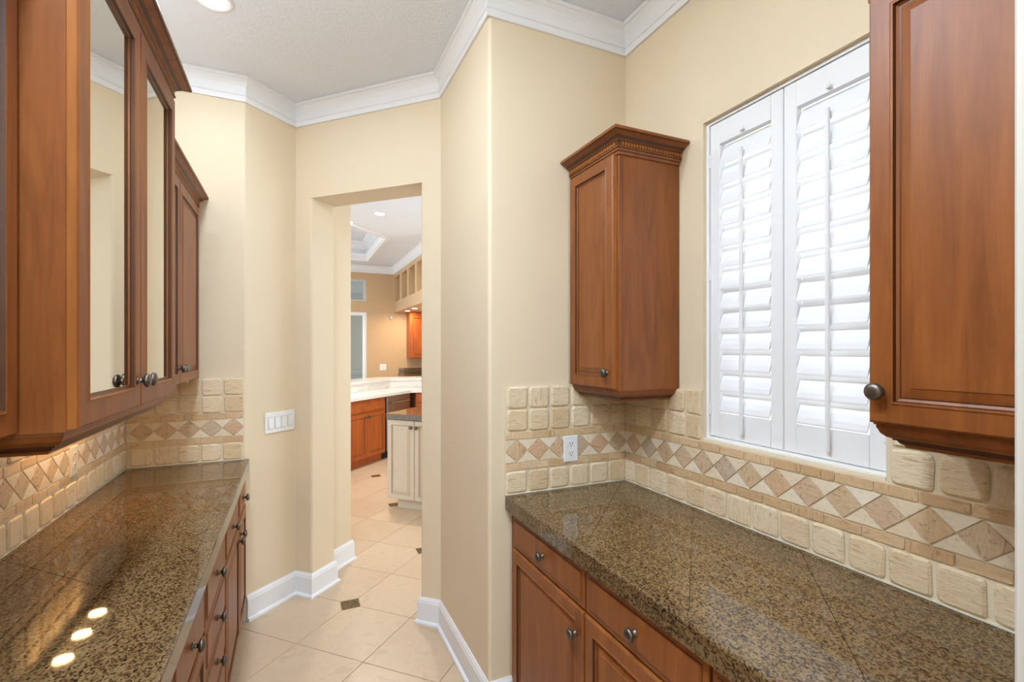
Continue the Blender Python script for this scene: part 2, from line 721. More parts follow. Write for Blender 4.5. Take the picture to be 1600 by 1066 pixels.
# crown moulding round the galley
CROWN = [(0, CEIL - .132), (.010, CEIL - .132), (.012, CEIL - .128), (.012, CEIL - .108), (.008, CEIL - .105), (.008, CEIL - .101), (.014, CEIL - .098),
         (.015, CEIL - .092), (.010, CEIL - .088), (.011, CEIL - .072), (.016, CEIL - .052), (.024, CEIL - .034), (.034, CEIL - .022), (.035, CEIL - .017),
         (.043, CEIL - .015), (.046, CEIL - .011), (.046, CEIL - .001), (0, CEIL - .001)]
g = G()
sweep(g, [(XL, -2.5), (XL, YE_L), C1, A, B, C2, (XR, YE_R), (XR, .295)], CROWN)
struct(g.make('trim_2', M['trim'], loc=(0, 0, CEIL)))

BASE = [(0, 0), (.027, 0), (.027, .010), (.022, .017), (.0145, .020), (.0145, .116), (.012, .122), (.011, .130), (.006, .138), (.004, .144), (0, .144)]
g = G()
sweep(g, [(-.245, 3.119), A, J1, J1b, (.20, 3.45)], BASE)
struct(g.make('baseboard_left', M['trim'], loc=(A[0], A[1], 0)))
g = G()
sweep(g, [(.165, 3.495), (.385, 3.715), (.28, 3.82)], BASE)
struct(g.make('baseboard_hall', M['trim'], loc=(.385, 3.715, 0)))
g = G()
sweep(g, [(.84, 2.90), J2b, J2, B, C2, (.846, 1.895)], BASE)
struct(g.make('baseboard_right', M['trim'], loc=(B[0], B[1], 0)))

# ------------------------------------------------------------------ window in the right wall and its plantation shutters
win = struct(bpy.data.objects.new('window_1', None))
COL.objects.link(win)
win.location = (XR, WY0, WZ0)
g = G()
t = .012
for (ya, yb, za, zb) in ((WY0, WY0 + t, WZ0, WZ1), (WY1 - t, WY1, WZ0, WZ1), (WY0 + t, WY1 - t, WZ0, WZ0 + t), (WY0 + t, WY1 - t, WZ1 - t, WZ1)):
    g.box(XR + .018, XR + .063, ya, yb, za, zb)
struct(g.make('shutter_frame', M['shutter'], win))
g = G()
for (ya, yb, za, zb) in ((WY0, WY0 + .04, WZ0, WZ1), (WY1 - .04, WY1, WZ0, WZ1), (WY0 + .04, WY1 - .04, WZ0, WZ0 + .04),
                         (WY0 + .04, WY1 - .04, WZ1 - .04, WZ1), (WY0 + .04, WY1 - .04, 1.78, 1.82)):
    g.box(XR + .072, XR + .105, ya, yb, za, zb)
struct(g.make('window_frame', M['shutter'], win))
g = G()
g.box(XR + .088, XR + .092, WY0 + .03, WY1 - .03, WZ0 + .03, WZ1 - .03)
struct(g.make('glass_pane', M['glass'], win))
g = G()
g.box(XR - .006, XR + .018, WY0 + .002, WY1 - .002, WZ0 - .006, WZ0 + .004)
struct(g.make('window_sill', M['caulk'], win))


def shutter(y0, y1, hinge_far, label):
    """louvred panel between y0 and y1"""
    z0, z1 = WZ0 + t + .003, WZ1 - t - .003
    xa, xb = XR + .023, XR + .049
    s = thing('window_shutter', ((xa + xb) / 2, (y0 + y1) / 2, z0), label, 'shutter', 'plantation shutter panels of the window')
    sw = .045
    for (a, b) in ((y0, y0 + sw), (y1 - sw, y1)):
        q = G()
        q.box(xa, xb, a, b, z0, z1, bev=.0025)
        q.make('stile', M['shutter'], s)
    lz0, lz1 = z0 + .092, z1 - .082
    q = G()
    q.box(xa, xb, y0 + sw, y1 - sw, z0, lz0)
    q.make('bottom_rail', M['shutter'], s)
    q = G()
    q.box(xa, xb, y0 + sw, y1 - sw, lz1, z1)
    q.make('top_rail', M['shutter'], s)
    # louvers: an elliptical blade, lower edge tipped into the room
    nl = 13
    pitch = (lz1 - lz0 - .012) / nl
    half, th = .0455, .0052
    ang = radians(68)
    ly0, ly1 = y0 + sw + .002, y1 - sw - .002
    sec = []
    for k in range(12):
        a = 2 * pi * k / 12
        sec.append((half * cos(a), th * sin(a)))
    vs_, fs = [], []
    for yy in (-(ly1 - ly0) / 2, (ly1 - ly0) / 2):
        for (u, w) in sec:
            # u runs up and out of the room
            vs_.append((u * cos(ang) - w * sin(ang), yy, u * sin(ang) + w * cos(ang)))
    for k in range(12):
        j = (k + 1) % 12
        fs.append((k, j, 12 + j, 12 + k))
    fs += [tuple(range(11, -1, -1)), tuple(range(12, 24))]
    me = bpy.data.meshes.new('louver')
    me.from_pydata(vs_, [], fs)
    me.materials.append(M['shutter'])
    bm = bmesh.new()
    bm.from_mesh(me)
    bmesh.ops.recalc_face_normals(bm, faces=bm.faces)
    bm.to_mesh(me)
    bm.free()
    xc = (xa + xb) / 2
    for k in range(nl):
        put('louver', me, (xc, (ly0 + ly1) / 2, lz0 + .006 + pitch * (k + .5)), FLAT, s)
    yc = (y0 + y1) / 2
    q = G()
    xr = xc - half * cos(ang)
    q.box(xr - .014, xr - .004, yc - .006, yc + .006, lz0 - .065, lz1 - .055, bev=.002)
    q.make('tilt_rod', M['shutter'], s)
    q = G()
    for yy in (-.006, .003):
        q.box(xa - .012, xa, yc + yy, yc + yy + .003, lz1 + .006, lz1 + .009)
    q.box(xa - .012, xa - .009, yc - .006, yc + .006, lz1 + .006, lz1 + .022, bev=.001)
    q.make('rod_catch', M['shutter'], s)
    hy = y1 if hinge_far else y0
    for zz in (z0 + .08, (z0 + z1) / 2, z1 - .16):
        q = G()
        q.box(xa - .004, xa + .002, hy - .006 if hinge_far else hy - .001, hy + .001 if hinge_far else hy + .006, zz, zz + .05)
        q.make('hinge', M['shutter'], s)
    return s


ymid = (WY0 + WY1) / 2
shutter(ymid + .0015, WY1 - t - .002, True, 'white louvred shutter panel beside the corner wall cabinet')
shutter(WY0 + t + .002, ymid - .0015, False, 'white louvred shutter panel half hidden by the near wall cabinet with the big knob')

# ------------------------------------------------------------------ tiled backsplashes
ROW = [(.004, .098), (.103, .132), (.136, .230), (.234, .262), (.267, .360), (.363, .455)]   # tile, strip, band, strip, tile, tile
PITCH = .1042


def rounded_tile(w, hh, seed):
    r = random.Random(seed)
    pts, rad = [], []
    for (a, b) in ((-1, -1), (1, -1), (1, 1), (-1, 1)):
        pts.append((a * w / 2 + r.uniform(-.002, .002), b * hh / 2 + r.uniform(-.002, .002)))
        rad.append(r.uniform(.008, .020))
    return round_poly(pts, rad, 2)


TILE_POLY = [rounded_tile(.0935, .0905, s) for s in range(5)]
TILE_ME = [piece_mesh('tile', p, .012, .006, M['tile'], jit=.0006) for p in TILE_POLY]
STRIP_POLY = [round_poly([(-.0505, -.0145), (.0505, -.0145), (.0505, .0145), (-.0505, .0145)], [.003] * 4, 1)]
STRIP_ME = piece_mesh('strip_tile', STRIP_POLY[0], .009, .002, M['strip'])
hw, hb = PITCH / 2, .047
gp = .0016
DIA = [(0, -hb + gp), (hw - gp, 0), (0, hb - gp), (-hw + gp, 0)]
TRI_B = [(-hw + gp * 2.2, -hb), (hw - gp * 2.2, -hb), (0, -gp * 1.6)]   # centred midway between diamonds, base down
TRI_T = [(hw - gp * 2.2, hb), (-hw + gp * 2.2, hb), (0, gp * 1.6)]
DIA_ME = piece_mesh('diamond_tile', DIA, .0085, .001, M['diamond'])
TRIB_ME = piece_mesh('triangle_tile', TRI_B, .0085, .001, M['triangle'])
TRIT_ME = piece_mesh('triangle_tile', TRI_T, .0085, .001, M['triangle'])


def backsplash(O, U, N, length, cuts, phase, dphase, sphase, label, beds):
    """O = lower corner on the worktop, U along the wall, N out of the wall. cuts = u ranges where the two upper rows exist"""
    O, U, N = Vector(O), Vector(U), Vector(N)
    Z = Vector((0, 0, 1))
    rot = axes(U, Z, N)
    if rot.determinant() < 0:
        raise RuntimeError('left-handed backsplash')
    q = G()
    for (u0, u1, v0, v1) in beds:
        P = [O + U * a + Z * b + N * n for n in (0, .0075) for (a, b) in ((u0, v0), (u1, v0), (u1, v1), (u0, v1))]
        q.add(P, [(3, 2, 1, 0), (4, 5, 6, 7), (0, 1, 5, 4), (1, 2, 6, 5), (2, 3, 7, 6), (3, 0, 4, 7)])
    bs = q.make('backsplash', M['grout'], loc=O)
    tag(bs, label, 'backsplash')
    q = G()
    P = [O + U * a + Z * b + N * n for n in (.0075, .0135) for (a, b) in ((0, 0), (length, 0), (length, .004), (0, .004))]
    q.add(P, [(3, 2, 1, 0), (4, 5, 6, 7), (0, 1, 5, 4), (1, 2, 6, 5), (2, 3, 7, 6), (3, 0, 4, 7)])
    q.make('caulk_bead', M['caulk'], bs)

    def lay(name, poly, me, cu, cv, u0, u1, v0, v1, th, bev, mat, flip=False):
        w = [(cu + p[0], cv + p[1]) for p in poly]
        c = clip_rect(w, u0, u1, v0, v1)
        if not c or area(c) < .12 * area(poly):
            return
        if area(c) > .995 * area(poly):
            m_ = me
        else:
            m_ = piece_mesh(name, [(p[0] - cu, p[1] - cv) for p in c], th, bev, mat)
        put(name, m_, O + U * cu + Z * cv + N * .003, rot, bs)

    def run(i0, i1, ph):
        k = math.floor((i0 - ph) / PITCH) - 1
        while ph + k * PITCH < i1 + PITCH:
            yield k, ph + k * PITCH
            k += 1
    e = .002
    for r in (0, 4, 5):
        v0, v1 = ROW[r]
        for (u0, u1) in ([(0, length)] if r == 0 else cuts):
            for k, c in run(u0, u1, phase + PITCH / 2 + (.0 if r == 0 else .004)):
                n = random.randrange(5)
                lay('tile', TILE_POLY[n], TILE_ME[n], c, (v0 + v1) / 2, u0 + e, u1 - e, v0 - .002, v1 + .002, .011, .004, M['tile'])
    for r in (1, 3):
        v0, v1 = ROW[r]
        for k, c in run(0, length, sphase + (0 if r == 1 else .03)):
            lay('strip_tile', STRIP_POLY[0], STRIP_ME, c, (v0 + v1) / 2, e, length - e, v0 - .002, v1 + .002, .009, .002, M['strip'])
    v0, v1 = ROW[2]
    vc = (v0 + v1) / 2
    for k, c in run(0, length, dphase):
        lay('diamond_tile', DIA, DIA_ME, c, vc, e, length - e, v0 - .001, v1 + .001, .0085, .001, M['diamond'])
        lay('triangle_tile', TRI_B, TRIB_ME, c + hw, vc, e, length - e, v0 - .001, v1 + .001, .0085, .001, M['triangle'])
        lay('triangle_tile', TRI_T, TRIT_ME, c + hw, vc, e, length - e, v0 - .001, v1 + .001, .0085, .001, M['triangle'])
    return bs


# right wall runs from the far corner toward the camera: U = -Y, N = -X
yR0 = YE_R - .010
LR = yR0 - .30
backsplash((XR - .0005, yR0, CT + .001), (0, -1, 0), (-1, 0, 0), LR, [(0, yR0 - WY1 - .002), (yR0 - WY0 + .002, LR)],
           (yR0 - .9786) % PITCH, (yR0 - .9876) % PITCH, (yR0 - .885) % PITCH,
           'travertine tile backsplash with diamond band running below the shuttered window',
           [(0, LR, 0, .268), (0, yR0 - WY1 - .001, .268, .456), (yR0 - WY0 + .001, LR, .268, .456)])
# end wall over the right worktop: U = +X, N = -Y
LE = XR - .0085 - .813
backsplash((.813, YE_R - .0005, CT + .001), (1, 0, 0), (0, -1, 0), LE, [(0, LE)], 0.0, .052, .052,
           'short travertine backsplash with the white outlet under the corner cabinet', [(0, LE, 0, .456)])
# left wall: U = +Y, N = +X
LL = YE_L - .010 - .9
backsplash((XL + .0005, .9, CT + .001), (0, 1, 0), (1, 0, 0), LL, [(0, LL)], (LL) % PITCH, (LL - .01) % PITCH, .02,
           'warmly lit travertine backsplash under the glass door cabinet', [(0, LL, 0, .456)])
# end wall over the left worktop: U = +X, N = -Y
LF = C1[0] - .006 - XL - .0085
backsplash((XL + .0085, YE_L - .0005, CT + .001), (1, 0, 0), (0, -1, 0), LF, [(0, LF)], LF % PITCH, (LF - .05) % PITCH, (LF - .05) % PITCH,
           'short travertine backsplash at the end of the worktop near the switches', [(0, LF, 0, .456)])

# ------------------------------------------------------------------ knobs, doors, drawers
KNOB = lathe_mesh('knob', [(.0105, 0), (.0105, .0025), (.007, .0045), (.0058, .010), (.0066, .014), (.012, .0155), (.0170, .018),
                           (.0185, .021), (.0180, .0245), (.0150, .028), (.009, .0302), (.003, .031)], 20, M['pewter'])


def knob(parent, p, N, s=1.0):
    N = Vector(N).normalized()
    Z = Vector((0, 0, 1))
    X = Z.cross(N)
    o = put('knob', KNOB, p, axes(X, Z.cross(N).cross(N) * -1, N) @ Matrix.Diagonal((s, s, s)), parent)
    return o


def ring(i, w, hh, n):
    return (i, w - i, i, hh - i, n)


def door(parent, O, U, N, w, hh, mats, kn=None, name='door', th=.019, st=.046):
    """raised-panel door; kn = (u, v) of the knob"""
    q = G()
    R = [ring(0, w, hh, 0), ring(0, w, hh, th - .004), ring(.004, w, hh, th), ring(st - .006, w, hh, th), ring(st - .003, w, hh, th + .0022),
         ring(st + .001, w, hh, th + .0016), ring(st + .003, w, hh, th - .006), ring(st + .008, w, hh, th - .009), ring(st + .011, w, hh, th - .009),
         ring(st + .030, w, hh, th - .0035), ring(st + .031, w, hh, th - .002)]
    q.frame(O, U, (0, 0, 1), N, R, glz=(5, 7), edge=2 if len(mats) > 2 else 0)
    d = q.make(name, mats, parent)
    if kn:
        knob(d, Vector(O) + Vector(U) * kn[0] + Vector((0, 0, kn[1])) + Vector(N) * th, N)
    return d


def drawer(parent, O, U, N, w, hh, mats, th=.019, kn=True, name='drawer'):
    q = G()
    R = [ring(0, w, hh, 0), ring(0, w, hh, th - .009), ring(.003, w, hh, th - .0055), ring(.016, w, hh, th - .005), ring(.0185, w, hh, th - .0045),
         ring(.021, w, hh, th - .0005), ring(.024, w, hh, th)]
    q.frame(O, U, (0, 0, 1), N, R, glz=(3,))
    d = q.make(name, mats, parent)
    if kn:
        knob(d, Vector(O) + Vector(U) * (w / 2) + Vector((0, 0, hh / 2)) + Vector(N) * th, N)
    return d


def glass_door(parent, O, U, N, w, hh, mats, kn, th=.019, st=.054):
    q = G()
    R = [ring(0, w, hh, 0), ring(0, w, hh, th - .004), ring(.004, w, hh, th), ring(st - .007, w, hh, th), ring(st - .003, w, hh, th + .002),
         ring(st + .001, w, hh, th), ring(st + .004, w, hh, th - .007), ring(st + .008, w, hh, th - .009), ring(st + .008, w, hh, 0), ring(0, w, hh, 0)]
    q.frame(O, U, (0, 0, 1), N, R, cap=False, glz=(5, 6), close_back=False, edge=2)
    d = q.make('door', mats, parent)
    q = G()
    i = st + .004
    q.frame(O, U, (0, 0, 1), N, [ring(i, w, hh, .004), ring(i, w, hh, .008)])
    q.make('glass_pane', M['mirror_glass'], d)
    knob(d, Vector(O) + Vector(U) * kn[0] + Vector((0, 0, kn[1])) + Vector(N) * th, N)
    return d


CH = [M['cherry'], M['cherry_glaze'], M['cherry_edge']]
OR_ = [M['orange'], M['orange_glaze']]
CR = [M['cream'], M['cream_glaze']]


def cab_crown(parent, path, z, side, mat=None, scale=1.0, dentil=True):
    mat = mat or M['cherry']
    s = scale
    prof = [(-.004, 0), (.006, 0), (.007, .010), (.011, .013), (.013, .020), (.017, .023), (.0175, .027), (.014, .0285), (.014, .045), (.0185, .0465),
            (.0195, .050), (.024, .0525), (.033, .060), (.047, .067), (.053, .069), (.058, .071), (.060, .077), (.059, .082), (-.004, .082)]
    q = G()
    sweep(q, path, [(a * s, z + b * s) for (a, b) in prof], side, glz=(2, 4, 7, 9, 11, 14))
    q.make('crown_moulding', [mat, M['orange_glaze'] if mat is M['orange'] else M['cherry_glaze']], parent)
    if dentil:
        q = G()
        for i in range(len(path) - 1):
            a, b = Vector(path[i]), Vector(path[i + 1])
            d = (b - a)
            L = d.length
            d.normalize()
            nrm = Vector((d.y, -d.x)) * side
            n = max(1, int(L / .0135))
            for k in range(n):
                u = (k + .5) * L / n
                c = a + d * u + nrm * (.0155 * s)
                P = []
                for zz in (z + .0302 * s, z + .0435 * s):
                    for (du, dn) in ((-.0042, -.003), (.0042, -.003), (.0042, .002), (-.0042, .002)):
                        w = c + d * du + nrm * dn
                        P.append((w.x, w.y, zz))
                q.add(P, [(3, 2, 1, 0), (4, 5, 6, 7), (0, 1, 5, 4), (1, 2, 6, 5), (2, 3, 7, 6), (3, 0, 4, 7)])
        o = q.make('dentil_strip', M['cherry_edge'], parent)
        o['kind'] = 'stuff'


def light_rail(parent, path, z, side):
    prof = [(-.004, z), (-.004, z - .006), (-.006, z - .010), (-.009, z - .018), (-.017, z - .026), (-.024, z - .029), (-.025, z - .032), (-.030, z - .033),
            (-.034, z - .039), (-.040, z - .043), (-.041, z - .047), (-.060, z - .047), (-.060, z)]
    q = G()
    sweep(q, path, prof, side, glz=(5, 7))
    q.make('light_rail', [M['cherry'], M['cherry_glaze']], parent)


# ------------------------------------------------------------------ wall cabinets, right side (faces look toward -X)
ZB, ZT = 1.372, 2.292


def right_upper(y0, y1, label, doors, rail_path, crown_path, end_seam=True):
    xf = 1.138
    c = thing('wall_cabinet', ((xf + XR) / 2, (y0 + y1) / 2, ZB), label, 'cabinet')
    q = G()
    q.box(xf + .018, XR - .002, y0, y1, ZB, ZT)
    q.make('carcass', M['cherry'], c)
    q = G()
    q.box(xf, xf + .018, y0, y1, ZB, ZT, bev=.0015)
    q.make('face_frame', M['cherry'], c)
    for (ya, yb, kn) in doors:
        door(c, (xf, yb, ZB + .006), (0, -1, 0), (-1, 0, 0), yb - ya, ZT - ZB - .012, CH, kn)
    light_rail(c, rail_path, ZB, 1)
    cab_crown(c, crown_path, ZT - .012, 1)
    return c


# path order keeps the outside on the right of travel: from the far wall, along the front toward the camera, then to the wall
right_upper(1.54, 1.883, 'narrow cherry wall cabinet with dentil crown in the corner beside the window',
            [(1.556, 1.872, (.316 - .035, .062))],
            [(XR - .004, 1.883), (1.138, 1.883), (1.138, 1.54), (XR - .004, 1.54)][1:],
            [(1.138, 1.884), (1.138, 1.54), (XR - .004, 1.54)])
right_upper(.300, .641, 'cherry wall cabinet close to the camera with a large round knob, beside white casing',
            [(.302, .639, (.022, .067))],
            [(XR - .004, .641), (1.138, .641), (1.138, .300)],
            [(XR - .004, .641), (1.138, .641), (1.138, .300)])

# ------------------------------------------------------------------ wall cabinets, left side (faces look toward +X)


def left_carcass(c, xf, y0, y1, z0, z1, hollow=False):
    q = G()
    if not hollow:
        q.box(XL + .013, xf - .018, y0, y1, z0, z1)
        q.make('carcass', M['cherry'], c)
        q = G()
        q.box(xf - .018, xf, y0, y1, z0, z1, bev=.0015)
        q.make('face_frame', M['cherry'], c)
        return
    t_ = .018
    q.box(XL + .013, xf - .018, y0, y0 + t_, z0, z1)
    q.box(XL + .013, xf - .018, y1 - t_, y1, z0, z1)
    q.box(XL + .013, xf - .018, y0 + t_, y1 - t_, z0, z0 + t_)
    q.box(XL + .013, xf - .018, y0 + t_, y1 - t_, z1 - t_, z1)
    q.box(XL + .013, XL + .022, y0 + t_, y1 - t_, z0 + t_, z1 - t_)
    q.make('carcass', M['cherry'], c)
    q = G()
    for (a, b, za, zb) in ((y0, y0 + .038, z0, z1), (y1 - .038, y1, z0, z1), (y0 + .038, y1 - .038, z0, z0 + .04), (y0 + .038, y1 - .038, z1 - .05, z1)):
        q.box(xf - .018, xf, a, b, za, zb)
    q.make('face_frame', M['cherry'], c)
    for zz in (z0 + .34, z0 + .68):
        q = G()
        q.box(XL + .024, xf - .04, y0 + t_ + .001, y1 - t_ - .001, zz, zz + .018)
        q.make('shelf', M['cherry'], c)


# near cabinet, only its door edge is in view
xf = -.484
c = thing('wall_cabinet', (-.64, .83, ZB), 'cherry wall cabinet at the very edge of view, before the glass door cabinet', 'cabinet')
left_carcass(c, xf, .46, 1.207, ZB, ZT)
door(c, (xf, .465, ZB + .004), (0, 1, 0), (1, 0, 0), .364, ZT - ZB - .01, CH, (.335, .067))
door(c, (xf, .832, ZB + .004), (0, 1, 0), (1, 0, 0), .364, ZT - ZB - .01, CH, (.029, .067))
cab_crown(c, [(xf, .46), (xf, 1.209)], ZT - .012, 1)

# deeper glass cabinet
xg = -.402
ZTG = 2.413
c = thing('glass_cabinet', (-.6, 1.64, ZB), 'tall cherry wall cabinet with two glass doors over the worktop', 'cabinet')
left_carcass(c, xg, 1.212, 2.066, ZB, ZTG, True)
glass_door(c, (xg, 1.216, ZB + .005), (0, 1, 0), (1, 0, 0), .4205, ZTG - ZB - .010, CH, (.4205 - .030, .071))
glass_door(c, (xg, 1.6415, ZB + .005), (0, 1, 0), (1, 0, 0), .4205, ZTG - ZB - .010, CH, (.030, .071))
light_rail(c, [(XL + .016, 1.212), (xg, 1.212), (xg, 2.066), (XL + .016, 2.066)], ZB, 1)
cab_crown(c, [(-.48, 1.212), (xg, 1.212), (xg, 2.066), (-.70, 2.066)], ZTG - .006, 1)

# far cabinet
c = thing('wall_cabinet', (-.64, 2.59, ZB), 'cherry wall cabinet with two panel doors beyond the glass door cabinet', 'cabinet')
left_carcass(c, xf, 2.070, YE_L - .012, ZB, ZT)
door(c, (xf, 2.078, ZB + .004), (0, 1, 0), (1, 0, 0), .518, ZT - ZB - .01, CH, (.488, .070))
door(c, (xf, 2.604, ZB + .004), (0, 1, 0), (1, 0, 0), .480, ZT - ZB - .01, CH, (.030, .070))
cab_crown(c, [(xf, 2.070), (xf, YE_L - .004)], ZT - .012, 1)
for yy in (2.45, 2.62, 2.95):
    q = G()
    q.box(xf - .03, xf - .012, yy, yy + .03, ZB - .012, ZB, bev=.003)
    q.make('mounting_clip', M['almond'], c)

# puck lights under the glass cabinet
pk = thing('under_cabinet_light', (-.713, 2.29, ZB - .028), 'row of three warm puck lights under the cabinet, seen reflected in the granite', 'light')
q = G()
q.box(-.755, -.672, 2.08, 2.50, ZB - .020, ZB - .0005, bev=.004)
q.make('housing', M['plate'], pk)
LENS = lathe_mesh('lens', [(.029, 0), (.029, .003), (.025, .004)], 20, M['lens_warm'])
for yy in (2.129, 2.289, 2.448):
    put('lens', LENS, (-.713, yy, ZB - .0205), axes((1, 0, 0), (0, -1, 0), (0, 0, -1)), pk)
    lamp('puck_lamp', 'AREA', (-.713, yy, ZB - .028), .42, (1, .60, .26), .054)
for yy in (1.35, 1.75):
    pass

# ------------------------------------------------------------------ base cabinets, right (faces look toward -X)
ZK, ZC = .10, CT - .0585


def right_base(y0, y1, label, loc=None):
    xf = .847
    c = thing('base_cabinet', ((xf + XR) / 2, (y0 + y1) / 2, 0), label, 'cabinet')
    q = G()
    q.box(xf + .018, XR - .002, y0, y1, ZK, ZC)
    q.make('carcass', M['cherry'], c)
    q = G()
    q.box(xf, xf + .018, y0, y1, ZK, ZC)
    q.make('face_frame', M['cherry'], c)
    q = G()
    q.box(xf + .07, xf + .085, y0, y1, .001, ZK)
    q.make('toe_kick', M['cherry_dark'], c)
    return c


xq = .847
c = right_base(1.302, 1.892, 'cherry base cabinet in the corner, one drawer above one door')
w = 1.848 - 1.306
drawer(c, (xq, 1.848, .712), (0, -1, 0), (-1, 0, 0), w, .132, CH)
door(c, (xq, 1.848, .118), (0, -1, 0), (-1, 0, 0), w, .586, CH, (w - .045, .50))
c = right_base(.800, 1.300, 'cherry base cabinet with a wide drawer, second from the corner')
w = .492
drawer(c, (xq, 1.296, .712), (0, -1, 0), (-1, 0, 0), w, .132, CH)
door(c, (xq, 1.296, .118), (0, -1, 0), (-1, 0, 0), w, .586, CH, (w - .045, .50))
c = right_base(.300, .798, 'cherry base cabinet nearest the white casing, mostly below view')
drawer(c, (xq, .794, .712), (0, -1, 0), (-1, 0, 0), w, .132, CH)
door(c, (xq, .794, .118), (0, -1, 0), (-1, 0, 0), w, .586, CH, (w - .045, .50))

# ------------------------------------------------------------------ base cabinets, left (faces look toward +X)
xl = -.263


def left_base(y0, y1, label):
    c = thing('base_cabinet', (-.52, (y0 + y1) / 2, 0), label, 'cabinet')
    q = G()
    q.box(XL + .002, xl - .018, y0, y1, ZK, ZC)
    q.make('carcass', M['cherry'], c)
    q = G()
    q.box(xl - .018, xl, y0, y1, ZK, ZC)
    q.make('face_frame', M['cherry'], c)
    q = G()
    q.box(xl - .08, xl - .065, y0, y1, .001, ZK)
    q.make('toe_kick', M['cherry_dark'], c)
    return c


def stack(c, y0, y1, zs):
    for (za, zb) in zs:
        drawer(c, (xl, y0, za), (0, 1, 0), (1, 0, 0), y1 - y0, zb - za, CH)


FOUR = [(.672, .826), (.518, .666), (.362, .512), (.118, .356)]
TOP = [FOUR[0]]
c = left_base(2.732, 3.108, 'cherry base cabinet by the white baseboard, one drawer over one door')
stack(c, 2.760, 3.090, TOP)
door(c, (xl, 2.740, .118), (0, 1, 0), (1, 0, 0), .355, .548, CH, (.045, .487))
c = left_base(2.215, 2.730, 'cherry base cabinet with drawer and door, beside the four-drawer cabinet')
stack(c, 2.225, 2.700, TOP)
door(c, (xl, 2.225, .118), (0, 1, 0), (1, 0, 0), .500, .548, CH, (.455, .487))
c = left_base(1.735, 2.213, 'cherry four-drawer base cabinet with knobs in one upright row')
stack(c, 1.755, 2.205, FOUR)
c = left_base(1.285, 1.733, 'cherry base cabinet with the biggest drawer knob in view')
stack(c, 1.305, 1.725, TOP)
door(c, (xl, 1.305, .118), (0, 1, 0), (1, 0, 0), .420, .548, CH, (.045, .487))
c = left_base(.40, 1.283, 'cherry base cabinet under the near end of the long worktop, below view')
stack(c, .41, 1.275, TOP)
door(c, (xl, .41, .118), (0, 1, 0), (1, 0, 0), .43, .548, CH, (.39, .487))
door(c, (xl, .845, .118), (0, 1, 0), (1, 0, 0), .43, .548, CH, (.04, .487))

# ------------------------------------------------------------------ granite tile worktops


def worktop(x0, x1, y0, y1, front, label, ph):
    """front = x of the nosing (x0 or x1)"""
    t_ = .011
    s = 1 if front == x0 else -1
    e0 = front
    e1 = front + s * .043
    wt = thing('worktop', ((x0 + x1) / 2, (y0 + y1) / 2, ZC), label, 'worktop')
    q = G()
    q.box(min(e0 + s * .012, x1 if s > 0 else x0), max(e0 + s * .012, x1 if s > 0 else x0), y0, y1, CT - .056, CT - t_ - .0004)
    q.make('substrate', M['dark'], wt)
    # nosing pieces
    sec = [(0, -.058), (0, -.007), (.0018, -.0025), (.006, 0), (.0428, 0), (.0428, -t_), (.0115, -t_), (.0115, -.058)]
    y = y1
    first = True
    while y > y0 + .01:
        ya = max(y0, y - (.305 if not first else ph[0]))
        first = False
        q = G()
        vs_ = []
        for yy in (ya + .0005, y - .0005):
            vs_ += [(e0 + s * a, yy, CT + b) for (a, b) in sec]
        n = len(sec)
        q.add(vs_, [tuple(range(n)), tuple(range(2 * n - 1, n - 1, -1))] + [(i, (i + 1) % n, n + (i + 1) % n, n + i) for i in range(n)])
        q.make('edge_tile', M['granite_edge'], wt)
        y = ya
    # diagonal field
    xa, xb = (e1 + .0005, x1) if s > 0 else (x0, e1 - .0005)
    side = .3125 * sqrt(2) / 2
    k = side - .0009
    sq = [(0, -k), (k, 0), (0, k), (-k, 0)]
    i0 = -30
    for i in range(-14, 14):
        for j in range(-14, 14):
            cx = ph[1] + (i - j) * side
            cy = ph[2] + (i + j) * side
            c_ = clip_rect([(cx + p[0], cy + p[1]) for p in sq], xa, xb, y0, y1)
            if not c_ or area(c_) < 2e-5:
                continue
            me = piece_mesh('granite_tile', [(p[0] - cx, p[1] - cy) for p in c_], t_, .0005, M['granite'])
            put('granite_tile', me, (cx, cy, CT - t_), FLAT, wt)
    return wt


# seams through (X-Y) = -.028 and -.47, so tile corners lie where those meet the other diagonal
sd = .3125 * sqrt(2) / 2
worktop(.813, XR - .010, .300, YE_R - .010, .813,
        'shorter speckled brown granite tile worktop under the shuttered window', (.305, 1.20, 1.20 + .028 + sd))
worktop(XL + .010, -.228, .40, YE_L - .004, -.228,
        'long glossy granite tile worktop under the glass door cabinet', (.2, -.5, 2.3))

# ------------------------------------------------------------------ outlets and switches


def plate_frame(p, U, N):
    return Vector(p), Vector(U).normalized(), Vector((0, 0, 1)), Vector(N).normalized()


def box_uvn(q, P, U, V, N, u0, u1, v0, v1, n0, n1, m=0, bev=0.0):
    rs = [(u0, u1, v0, v1, n0), (u0, u1, v0, v1, n1 - bev * .5)]
    if bev:
        rs.append((u0 + bev, u1 - bev, v0 + bev, v1 - bev, n1))
    q.frame(P, U, V, N, rs, m=m)


